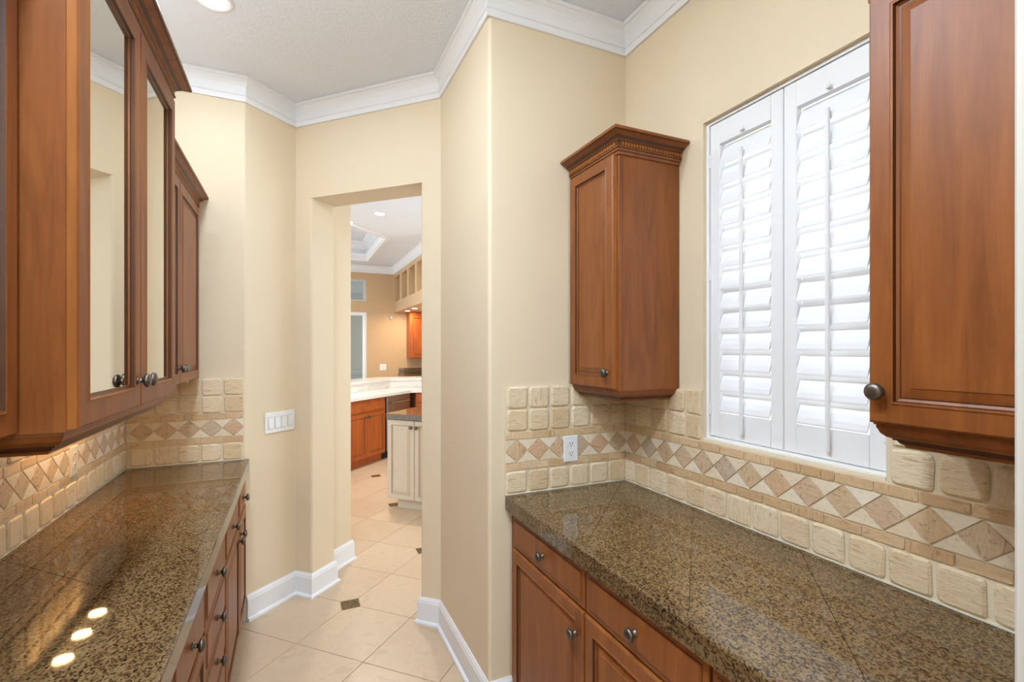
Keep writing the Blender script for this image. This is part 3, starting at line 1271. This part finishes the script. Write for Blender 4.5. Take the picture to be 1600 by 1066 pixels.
def outlet(p, U, N, label, off=.0115, mat='plate'):
    P, U, V, N = plate_frame(p, U, N)
    o = thing('wall_outlet', P, label, 'outlet')
    q = G()
    box_uvn(q, P, U, V, N, -.036, .036, -.058, .058, 0, off + .006, bev=.004)
    q.make('cover_plate', M[mat], o)
    for vv in (-.021, .021):
        q = G()
        c8 = [(cos(2 * pi * k / 12) * .017, sin(2 * pi * k / 12) * .0145 + vv) for k in range(12)]
        n = 12
        P3 = [P + U * a + V * b + N * nn for nn in (off + .004, off + .0075) for (a, b) in c8]
        q.add(P3, [tuple(range(11, -1, -1)), tuple(range(12, 24))] + [(i, (i + 1) % 12, 12 + (i + 1) % 12, 12 + i) for i in range(12)])
        r = q.make('receptacle', M[mat], o)
        q = G()
        box_uvn(q, P, U, V, N, -.0075, -.0050, vv - .001, vv + .008, off + .006, off + .0079)
        box_uvn(q, P, U, V, N, .0050, .0075, vv - .001, vv + .008, off + .006, off + .0079)
        box_uvn(q, P, U, V, N, -.0022, .0022, vv - .0095, vv - .0050, off + .006, off + .0079)
        q.make('slots', M['dark'], r)
    return o


outlet((1.129, YE_R - .0005, 1.088), (1, 0, 0), (0, -1, 0), 'white double outlet on the tiles below the corner wall cabinet')
outlet((XL + .0005, 2.44, 1.096), (0, 1, 0), (1, 0, 0), 'ivory outlet in the warmly lit tiles under the glass door cabinet', mat='almond')

# four-gang switch plate on the angled wall
dv = Vector((A[0] - C1[0], A[1] - C1[1], 0)).normalized()
nv = Vector((dv.y, -dv.x, 0))
Pc = Vector((C1[0], C1[1], 0)) + dv * (.3506 * .655) + Vector((0, 0, 1.094)) + nv * .001
P, U, V, N = plate_frame(Pc, dv, nv)
o = thing('light_switch', P, 'white four-gang rocker switch plate on the narrow angled wall', 'switch')
q = G()
box_uvn(q, P, U, V, N, -.104, .104, -.061, .061, 0, .007, bev=.003)
q.make('cover_plate', M['plate'], o)
for k in range(4):
    u = (k - 1.5) * .046
    q = G()
    box_uvn(q, P, U, V, N, u - .0172, u + .0172, -.0345, .0345, .0055, .0075)
    b_ = q.make('switch_bezel', M['hinge'], o)
    q = G()
    hw_ = .0155
    tl = .005 if k < 2 else -.002
    P8 = [P + U * a + V * b + N * n for (a, b, n) in ((u - hw_, -.033, .006), (u + hw_, -.033, .006), (u + hw_, .033, .006), (u - hw_, .033, .006),
                                                     (u - hw_, -.033, .009 + max(tl, 0)), (u + hw_, -.033, .009 + max(tl, 0)),
                                                     (u + hw_, .033, .009 - min(tl, 0)), (u - hw_, .033, .009 - min(tl, 0)))]
    q.add(P8, [(3, 2, 1, 0), (4, 5, 6, 7), (0, 1, 5, 4), (1, 2, 6, 5), (2, 3, 7, 6), (3, 0, 4, 7)])
    q.make('rocker', M['plate'], b_)

# ------------------------------------------------------------------ ceiling lights
TRIMRING = lathe_mesh('trim_ring', [(.060, 0), (.078, 0), (.080, .003), (.078, .006), (.064, .007), (.060, .004)], 28, M['trim'])
CLENS = lathe_mesh('lens', [(.061, 0), (.061, .003), (.05, .005)], 28, M['lens'])
DOWN = axes((1, 0, 0), (0, -1, 0), (0, 0, -1))


def can(x, y, z, label, power, color, group=None, s=1.0, spread=None):
    o = thing('ceiling_light', (x, y, z), label, 'light', group)
    put('trim_ring', TRIMRING, (x, y, z), DOWN @ Matrix.Diagonal((s, s, s)), o)
    put('lens', CLENS, (x, y, z), DOWN @ Matrix.Diagonal((s, s, s)), o)
    l = lamp('can_lamp', 'AREA', (x, y, z - .012), power, color, .11 * s, spread=spread)
    return o


can(CAN_SEEN[0], CAN_SEEN[1], CEIL, 'round recessed ceiling light at the top edge, above the tall glass cabinet', 5.5, WARM)
for (x, y, p) in GALLEY_CANS:
    lamp('galley_lamp', 'AREA', (x, y, CEIL - .012), p, WARM, .13)

# ================================================================== kitchen seen through the doorway
E1 = Vector((.70710678, .70710678, 0))
E2 = Vector((.70710678, -.70710678, 0))


def xy(v):
    return (v.x, v.y)


# far wall with sliding door and transom
SX0, SX1, SZ1 = -1.2, 1.215, 2.20
TZ0, TZ1 = 2.39, 2.80
g = G()
for (a, b, za, zb) in ((-4.2, SX0, 0, CEIL), (SX1, 2.75, 0, CEIL), (SX0, SX1, SZ1, TZ0), (SX0, SX1, TZ1, CEIL)):
    g.box(a, b, KY, KY + .15, za, zb)
struct(g.make('wall_kitchen_far', M['wall_kitchen'], loc=(SX0, KY, 0)))
d1 = struct(bpy.data.objects.new('door_1', None))
COL.objects.link(d1)
d1.location = (SX1, KY, 0)
g = G()
for (a, b, za, zb) in ((SX1 - .06, SX1, 0, SZ1), (SX0, SX0 + .06, 0, SZ1), (SX0 + .06, SX1 - .06, SZ1 - .06, SZ1), (SX0 + .06, SX1 - .06, 0, .04),
                       (.42, .49, .04, SZ1 - .06), (.79, .85, .04, SZ1 - .06)):
    g.box(a, b, KY + .02, KY + .10, za, zb)
struct(g.make('door_frame', M['trim'], d1))
g = G()
g.box(.85, SX1 - .06, KY + .055, KY + .061, .04, SZ1 - .06)
struct(g.make('glass_pane', M['glass'], d1))
w2 = struct(bpy.data.objects.new('window_2', None))
COL.objects.link(w2)
w2.location = (SX1, KY, TZ0)
g = G()
for (a, b, za, zb) in ((SX1 - .05, SX1, TZ0, TZ1), (SX0, SX0 + .05, TZ0, TZ1), (SX0 + .05, SX1 - .05, TZ1 - .035, TZ1), (SX0 + .05, SX1 - .05, TZ0, TZ0 + .035)):
    g.box(a, b, KY + .02, KY + .10, za, zb)
struct(g.make('window_frame', M['casing'], w2))
g = G()
g.box(SX0 + .05, SX1 - .05, KY + .055, KY + .061, TZ0 + .035, TZ1 - .035)
struct(g.make('glass_pane', M['glass'], w2))

# porch beyond the sliding door
g = G()
g.box(-4.2, 3.4, KY + .2, 14.2, -.08, -.01)
struct(g.make('floor_porch', M['stucco'], loc=(0, KY, -.08)))
g = G()
g.box(-2.4, 3.4, KY + .2, 13.2, 2.86, 2.96)
struct(g.make('ceiling_porch', M['soffit'], loc=(0, KY, 2.86)))
g = G()
g.box(1.10, 3.4, 12.4, 12.6, -.01, 2.86)
g.box(1.06, 1.16, 12.36, 12.64, -.01, 2.86)
g.box(1.10, 3.4, 12.36, 12.4, .9, 1.0)
struct(g.make('wall_porch', M['stucco'], loc=(1.1, 12.4, 0)))

# kitchen ceiling with the recessed tray
TR = [(1.16, 6.77), (1.16, 8.64), (-1.9, 8.64), (-1.9, 5.9), (.29, 5.9)]
bm = bmesh.new()
outer = [(-4.2, 2.9 + .95), (-.8, 3.49), (.16, 3.49), J1b, J2b, (1.6, 2.855), (4.3, 2.855), (4.3, KY + .15), (-4.2, KY + .15)]  # unseen side stretched past the wall as an added eave against the sun
for loop in (outer, TR):
    vv = [bm.verts.new((p[0], p[1], CEIL)) for p in loop]
    for i in range(len(vv)):
        bm.edges.new((vv[i], vv[(i + 1) % len(vv)]))
bmesh.ops.triangle_fill(bm, edges=list(bm.edges), use_beauty=True)
V0 = [tuple(v.co) for v in bm.verts]
bm.verts.index_update()
F0 = [tuple(v.index for v in f.verts) for f in bm.faces]
bm.free()
n0 = len(V0)
no, nt_ = len(outer), len(TR)
V1 = V0 + [(x, y, CEIL + .08) for (x, y, z) in V0]
F1 = [tuple(reversed(f)) for f in F0] + [tuple(i + n0 for i in f) for f in F0]
for (a, cnt) in ((0, no), (no, nt_)):
    for i in range(cnt):
        p_, q_ = a + i, a + (i + 1) % cnt
        F1.append((p_, q_, q_ + n0, p_ + n0))
struct(mesh_obj('ceiling_kitchen', V1, F1, M['ceiling'], loc=(0, 6, CEIL)))
g = G()
g.prism([(x + (.12 if x > 0 else -.12), y + (.12 if y > 7 else -.12)) for (x, y) in TR], CEIL + .30, CEIL + .36)
for i in range(5):
    a, b = Vector(TR[i]), Vector(TR[(i + 1) % 5])
    d = (b - a).normalized()
    o_ = Vector((-d.y, d.x))
    cen = Vector((-.3, 7.3))
    if o_.dot(cen - a) > 0:
        o_ = -o_
    a2, b2 = a - d * .12, b + d * .12
    g.add([(p.x, p.y, z) for z in (CEIL + .02, CEIL + .32) for p in (a2 + o_ * .005, b2 + o_ * .005, b2 + o_ * .1, a2 + o_ * .1)],
          [(3, 2, 1, 0), (4, 5, 6, 7), (0, 1, 5, 4), (1, 2, 6, 5), (2, 3, 7, 6), (3, 0, 4, 7)])
struct(g.make('ceiling_tray', M['ceiling'], loc=(0, 7, CEIL + .3)))
# tray mouldings: TR runs with the hole on its left, so offset inward = side -1
TRP = [(-.004, CEIL - .018), (.0, CEIL - .022), (-.05, CEIL - .022), (-.05, CEIL + .0), (.03, CEIL + .03), (.03, CEIL + .045)]
g = G()
sweep(g, TR, [(-.05, CEIL - .001), (-.05, CEIL - .016), (.012, CEIL - .020), (.016, CEIL + .03), (.045, CEIL + .06), (.05, CEIL + .10), (0, CEIL + .10), (0, CEIL - .001)], -1, True)
sweep(g, TR, [(0, CEIL + .17), (.012, CEIL + .17), (.02, CEIL + .20), (.05, CEIL + .235), (.10, CEIL + .27), (.11, CEIL + .298), (0, CEIL + .298)], -1, True)
struct(g.make('trim_3', M['trim'], loc=(0, 7, CEIL)))
KC = [(a * 1.15, CEIL - (CEIL - z) * 1.0) for (a, z) in CROWN]
g = G()
sweep(g, [(-4.1, KY), (KX, KY), (KX, 6.2)], KC)
struct(g.make('trim_4', M['trim'], loc=(KX, KY, CEIL)))

# bulkhead with display niches over the far counter
nz0, nz1 = 2.40, 2.85
g = G()
BX = 2.60
ye = 6.2
g.box(KX, BX, ye, KY, 2.21, nz0)
g.box(KX, BX, ye, KY, nz1, CEIL)
g.box(KX + .26, BX, ye, KY, nz0, nz1)
ys = [(9.13, KY), (8.515, 8.68), (7.945, 8.07), (7.375, 7.50), (6.80, 6.93), (ye, 6.36)]
for (a, b) in ys:
    g.box(KX, KX + .26, a, b, nz0, nz1)
struct(g.make('wall_kitchen_bulkhead', M['wall_kitchen'], loc=(KX, KY, 2.21)))
g = G()
g.box(BX, BX + .14, 5.7, KY, 0, CEIL)
struct(g.make('wall_kitchen_right', M['wall_kitchen'], loc=(BX, KY, 0)))

# soffit downlights
for k, (x, y, lb) in enumerate(((1.862, 8.73, 'small round downlight in the kitchen soffit, the farther of two'),
                                (1.85, 8.13, 'small round downlight in the kitchen soffit, the closer of two'))):
    o = thing('soffit_light', (x, y, 2.21), lb, 'light', 'downlights under the kitchen bulkhead')
    put('trim_ring', TRIMRING, (x, y, 2.21), DOWN @ Matrix.Diagonal((.75, .75, .75)), o)
    put('lens', CLENS, (x, y, 2.21), DOWN @ Matrix.Diagonal((.75, .75, .75)), o)
    lamp('soffit_lamp', 'AREA', (x, y, 2.195), 5, (1, .82, .58), .08)
can(KITCHEN_CANS[0][0], KITCHEN_CANS[0][1], CEIL, 'bright recessed ceiling light seen through the doorway beside the tray ceiling', 30, (1, .93, .82))
can(KITCHEN_CANS[1][0], KITCHEN_CANS[1][1] - .1, CEIL, 'recessed ceiling light peeking past the door jamb at the tray corner', 20, (1, .93, .82), s=.8)
o = thing('porch_light', (.93, 11.6, 2.86), 'tiny round light on the porch ceiling seen through the transom', 'light')
put('trim_ring', TRIMRING, (.93, 11.6, 2.86), DOWN, o)
put('lens', CLENS, (.93, 11.6, 2.86), DOWN, o)

# far wall cabinet and counter under the bulkhead
c = thing('wall_cabinet', (2.2, 9.03, 1.36), 'orange cherry wall cabinet under the kitchen soffit downlights', 'cabinet')
g = G()
g.box(1.94, 2.59, 8.89, KY - .001, 1.36, 2.205)
g.make('carcass', M['orange'], c)
door(c, (1.945, 8.89, 1.37), (1, 0, 0), (0, -1, 0), .317, .77, OR_, (.28, .06))
door(c, (2.268, 8.89, 1.37), (1, 0, 0), (0, -1, 0), .317, .77, OR_, (.04, .06))
cab_crown(c, [(1.94, KY - .002), (1.94, 8.87), (2.58, 8.87)], 2.135, -1, M['orange'], .85, False)
c = thing('bar_counter', (2.2, 8.9, 0), 'dark granite topped cherry counter against the far kitchen wall', 'counter')
g = G()
g.box(1.80, 2.59, 8.60, KY - .001, .1, 1.03)
g.box(1.86, 2.59, 8.66, KY - .001, .001, .1)
g.make('carcass', M['orange'], c)
door(c, (1.805, 8.60, .12), (1, 0, 0), (0, -1, 0), .385, .88, OR_, (.34, .8))
door(c, (2.195, 8.60, .12), (1, 0, 0), (0, -1, 0), .385, .88, OR_, (.04, .8))
g = G()
g.box(1.78, 2.59, 8.57, KY - .001, 1.03, 1.067, bev=.004)
g.make('countertop', M['granite'], c)
g = G()
g.box(1.794, 2.59, KY - .021, KY - .001, 1.067, 1.17)
g.make('splashback', M['granite'], c)

# cherry sink run along the 45 degree line
FR = Vector((0, 5.67, 0))       # any point of the worktop's front edge line X-Y=-5.67


def on(px_y):
    """point of that line at the given Y"""
    return Vector((px_y - 5.67, px_y, 0))


IN = -E2                          # away from the camera
c0 = on(6.30) + IN * .021
kz1 = .874


def run_cab(name, ya, yb, label, cat, mat):
    a, b = on(ya) + IN * .040, on(yb) + IN * .040
    c = thing(name, (a + b) / 2, label, cat)
    q = G()
    q.prism([xy(a), xy(b), xy(b + IN * .46), xy(a + IN * .46)], .1, kz1 - .001)
    q.make('carcass', mat, c)
    q = G()
    a2, b2 = a + IN * .06, b + IN * .06
    q.prism([xy(a2), xy(b2), xy(b2 + IN * .02), xy(a2 + IN * .02)], .001, .1)
    q.make('toe_kick', mat if cat != 'dishwasher' else M['dark'], c)
    return c, a, (b - a).length


yA, yB, yC = 6.285, 6.853, 7.275
c, a, L = run_cab('sink_cabinet', yA, yB, 'orange cherry sink cabinet with two doors below the white kitchen worktop', 'cabinet', M['orange'])
drawer(c, a + E1 * .004 + Vector((0, 0, .70)), E1, E2, L - .03, .155, OR_, kn=False, name='false_drawer_front')
hwid = (L - .034) / 2
door(c, a + E1 * .004 + Vector((0, 0, .115)), E1, E2, hwid, .575, OR_, (hwid - .035, .53))
door(c, a + E1 * (.008 + hwid) + Vector((0, 0, .115)), E1, E2, hwid, .575, OR_, (.035, .53))
c, a, L = run_cab('sink_cabinet', 5.35, yA - .004, 'orange cherry base cabinet mostly hidden behind the door jamb', 'cabinet', M['orange'])
door(c, a + E1 * (L - .46) + Vector((0, 0, .115)), E1, E2, .45, .74, OR_, (.40, .66))
c, a, L = run_cab('dishwasher', yB + .006, yC, 'stainless steel dishwasher with bar handle next to the sink cabinet', 'dishwasher', M['dark'])
q = G()
box_uvn(q, a + E1 * .006, E1, Vector((0, 0, 1)), E2, 0, L - .012, .115, .865, 0, .022, bev=.004)
dp = q.make('door', M['steel'], c)
q = G()
sec8 = [(cos(2 * pi * k / 8) * .011, sin(2 * pi * k / 8) * .011) for k in range(8)]
P3 = []
for u in (.05, L - .06):
    P3 += [tuple(a + E1 * u + E2 * (.055 + s1) + Vector((0, 0, .775 + s2))) for (s1, s2) in sec8]
q.add(P3, [tuple(range(8)), tuple(range(15, 7, -1))] + [(i, (i + 1) % 8, 8 + (i + 1) % 8, 8 + i) for i in range(8)])
for u in (.07, L - .09):
    box_uvn(q, a + E1 * u + Vector((0, 0, .765)), E1, Vector((0, 0, 1)), E2, 0, .02, 0, .02, .02, .052)
q.make('bar_handle', M['steel'], dp)

# drawers past the bend, face looks toward -Y
c = thing('drawer_cabinet', (1.95, 7.55, 0), 'orange cherry drawer cabinet past the dishwasher at the bend', 'cabinet')
q = G()
q.box(1.68, 2.58, 7.312, 7.76, .1, kz1 - .001)
q.make('carcass', M['orange'], c)
for (za, zb) in ((.71, .86), (.50, .70), (.115, .49)):
    drawer(c, (1.69, 7.312, za), (1, 0, 0), (0, -1, 0), .42, zb - za, OR_)
    drawer(c, (2.12, 7.312, za), (1, 0, 0), (0, -1, 0), .42, zb - za, OR_)

# white worktop and raised bar
bend_f = (1.60, 7.27)
bar0, bar1, bar2 = (-.6, 5.82), (1.37, 7.79), (2.59, 7.79)
q = G()
q.prism([(-.3, 5.37), bend_f, (2.59, 7.27), (2.59, 7.785), (1.372, 7.785), (-.668, 5.745)], kz1, CT)
tag(q.make('kitchen_worktop', M['quartz'], loc=(1, 6.6, kz1)), 'white quartz kitchen worktop over the sink cabinet and dishwasher', 'worktop')
bar = thing('raised_bar', (1.37, 7.85, 0), 'white raised breakfast bar ledge behind the kitchen worktop', 'bar')
th_ = .12


def offs(o_):
    m = o_ * math.tan(radians(22.5))
    return [(bar0[0] - o_ * .7071, bar0[1] + o_ * .7071), (bar1[0] - m, bar1[1] + o_), (bar2[0], bar2[1] + o_)]


q = G()
q.prism(offs(.0) + offs(th_)[::-1], .001, 1.030)
q.make('riser_wall', M['quartz'], bar)
q = G()
q.prism(offs(-.025) + offs(.40)[::-1], 1.030, 1.067)
q.make('bar_top', M['quartz'], bar)
for k, (px_, lb) in enumerate(((7.255, 'white outlet on the white bar riser, the farther from the bend'), (7.415, 'white outlet on the white bar riser, next to the bend'))):
    P = Vector((px_ - 6.42, px_, .975))
    outlet(P, E1, E2, lb, off=.0)
outlet((1.80, 7.7895, .975), (1, 0, 0), (0, -1, 0), 'white outlet on the bar riser past the bend, above the drawers', off=.0)

# island
P0 = Vector((.788, 4.756, 0))
isl = thing('island_cabinet', P0 + (E1 + E2) * .5, 'cream glazed island cabinet with round knobs and tall panel doors', 'cabinet')
iw, idp = 1.25, 1.0
f0 = P0 + E1 * .045 + E2 * .016
q = G()
q.prism([xy(f0), xy(f0 + E2 * (iw - .03)), xy(f0 + E2 * (iw - .03) + E1 * (idp - .08)), xy(f0 + E1 * (idp - .08))], .098, .864)
q.make('carcass', M['cream'], isl)
k0 = f0 + E1 * .05 + E2 * .075
q = G()
q.prism([xy(k0), xy(k0 + E2 * 1.1), xy(k0 + E2 * 1.1 + E1 * .8), xy(k0 + E1 * .8)], .001, .098)
q.make('toe_kick', M['cream'], isl)
for k in range(4):
    door(isl, f0 + E2 * (.003 + k * .302) + Vector((0, 0, .103)), E2, -E1, .298, .752, CR,
         ((.298 - .028) if k % 2 == 0 else .028, .69))
q = G()
q.prism([xy(P0 + (E1 + E2) * .012), xy(P0 + E2 * .03), xy(P0 + E2 * iw), xy(P0 + E2 * iw + E1 * idp), xy(P0 + E1 * idp), xy(P0 + E1 * .03)], .866, .906)
q.prism([xy(P0 + (E1 + E2) * .015), xy(P0 + E2 * .03 + E1 * .004), xy(P0 + E2 * iw), xy(P0 + E2 * iw + E1 * idp), xy(P0 + E1 * idp), xy(P0 + E1 * .03 + E2 * .004)], .906, CT)
tag(q.make('island_worktop', M['granite'], loc=P0 + Vector((0, 0, .866))), 'polished granite island top over the cream cabinet', 'worktop')

# small wall fittings
P = Vector((1.505, KY - .0005, 1.19))
o = thing('switch_plate', P, 'white square switch plate on the tan kitchen wall', 'switch')
q = G()
box_uvn(q, P, Vector((1, 0, 0)), Vector((0, 0, 1)), Vector((0, -1, 0)), -.058, .058, -.058, .058, 0, .007, bev=.003)
q.make('cover_plate', M['plate'], o)
for k in (-1, 1):
    q = G()
    box_uvn(q, P, Vector((1, 0, 0)), Vector((0, 0, 1)), Vector((0, -1, 0)), k * .023 - .016, k * .023 + .016, -.033, .033, .006, .011)
    q.make('rocker', M['plate'], o)
o = thing('motion_sensor', (1.665, KY - .02, 2.11), 'small white motion sensor high in the kitchen wall corner', 'sensor')
put('housing', lathe_mesh('housing', [(.030, -.018), (.034, 0), (.034, .02), (.024, .034), (.008, .04)], 16, M['plate']), (1.665, KY - .02, 2.11),
    axes((1, 0, 0), (0, 0, 1), (0, -1, 0)), o)
put('sensor_window', lathe_mesh('sensor_window', [(.014, .034), (.012, .042), (.004, .046)], 12, M['hinge']), (1.665, KY - .02, 2.11),
    axes((1, 0, 0), (0, 0, 1), (0, -1, 0)), o)
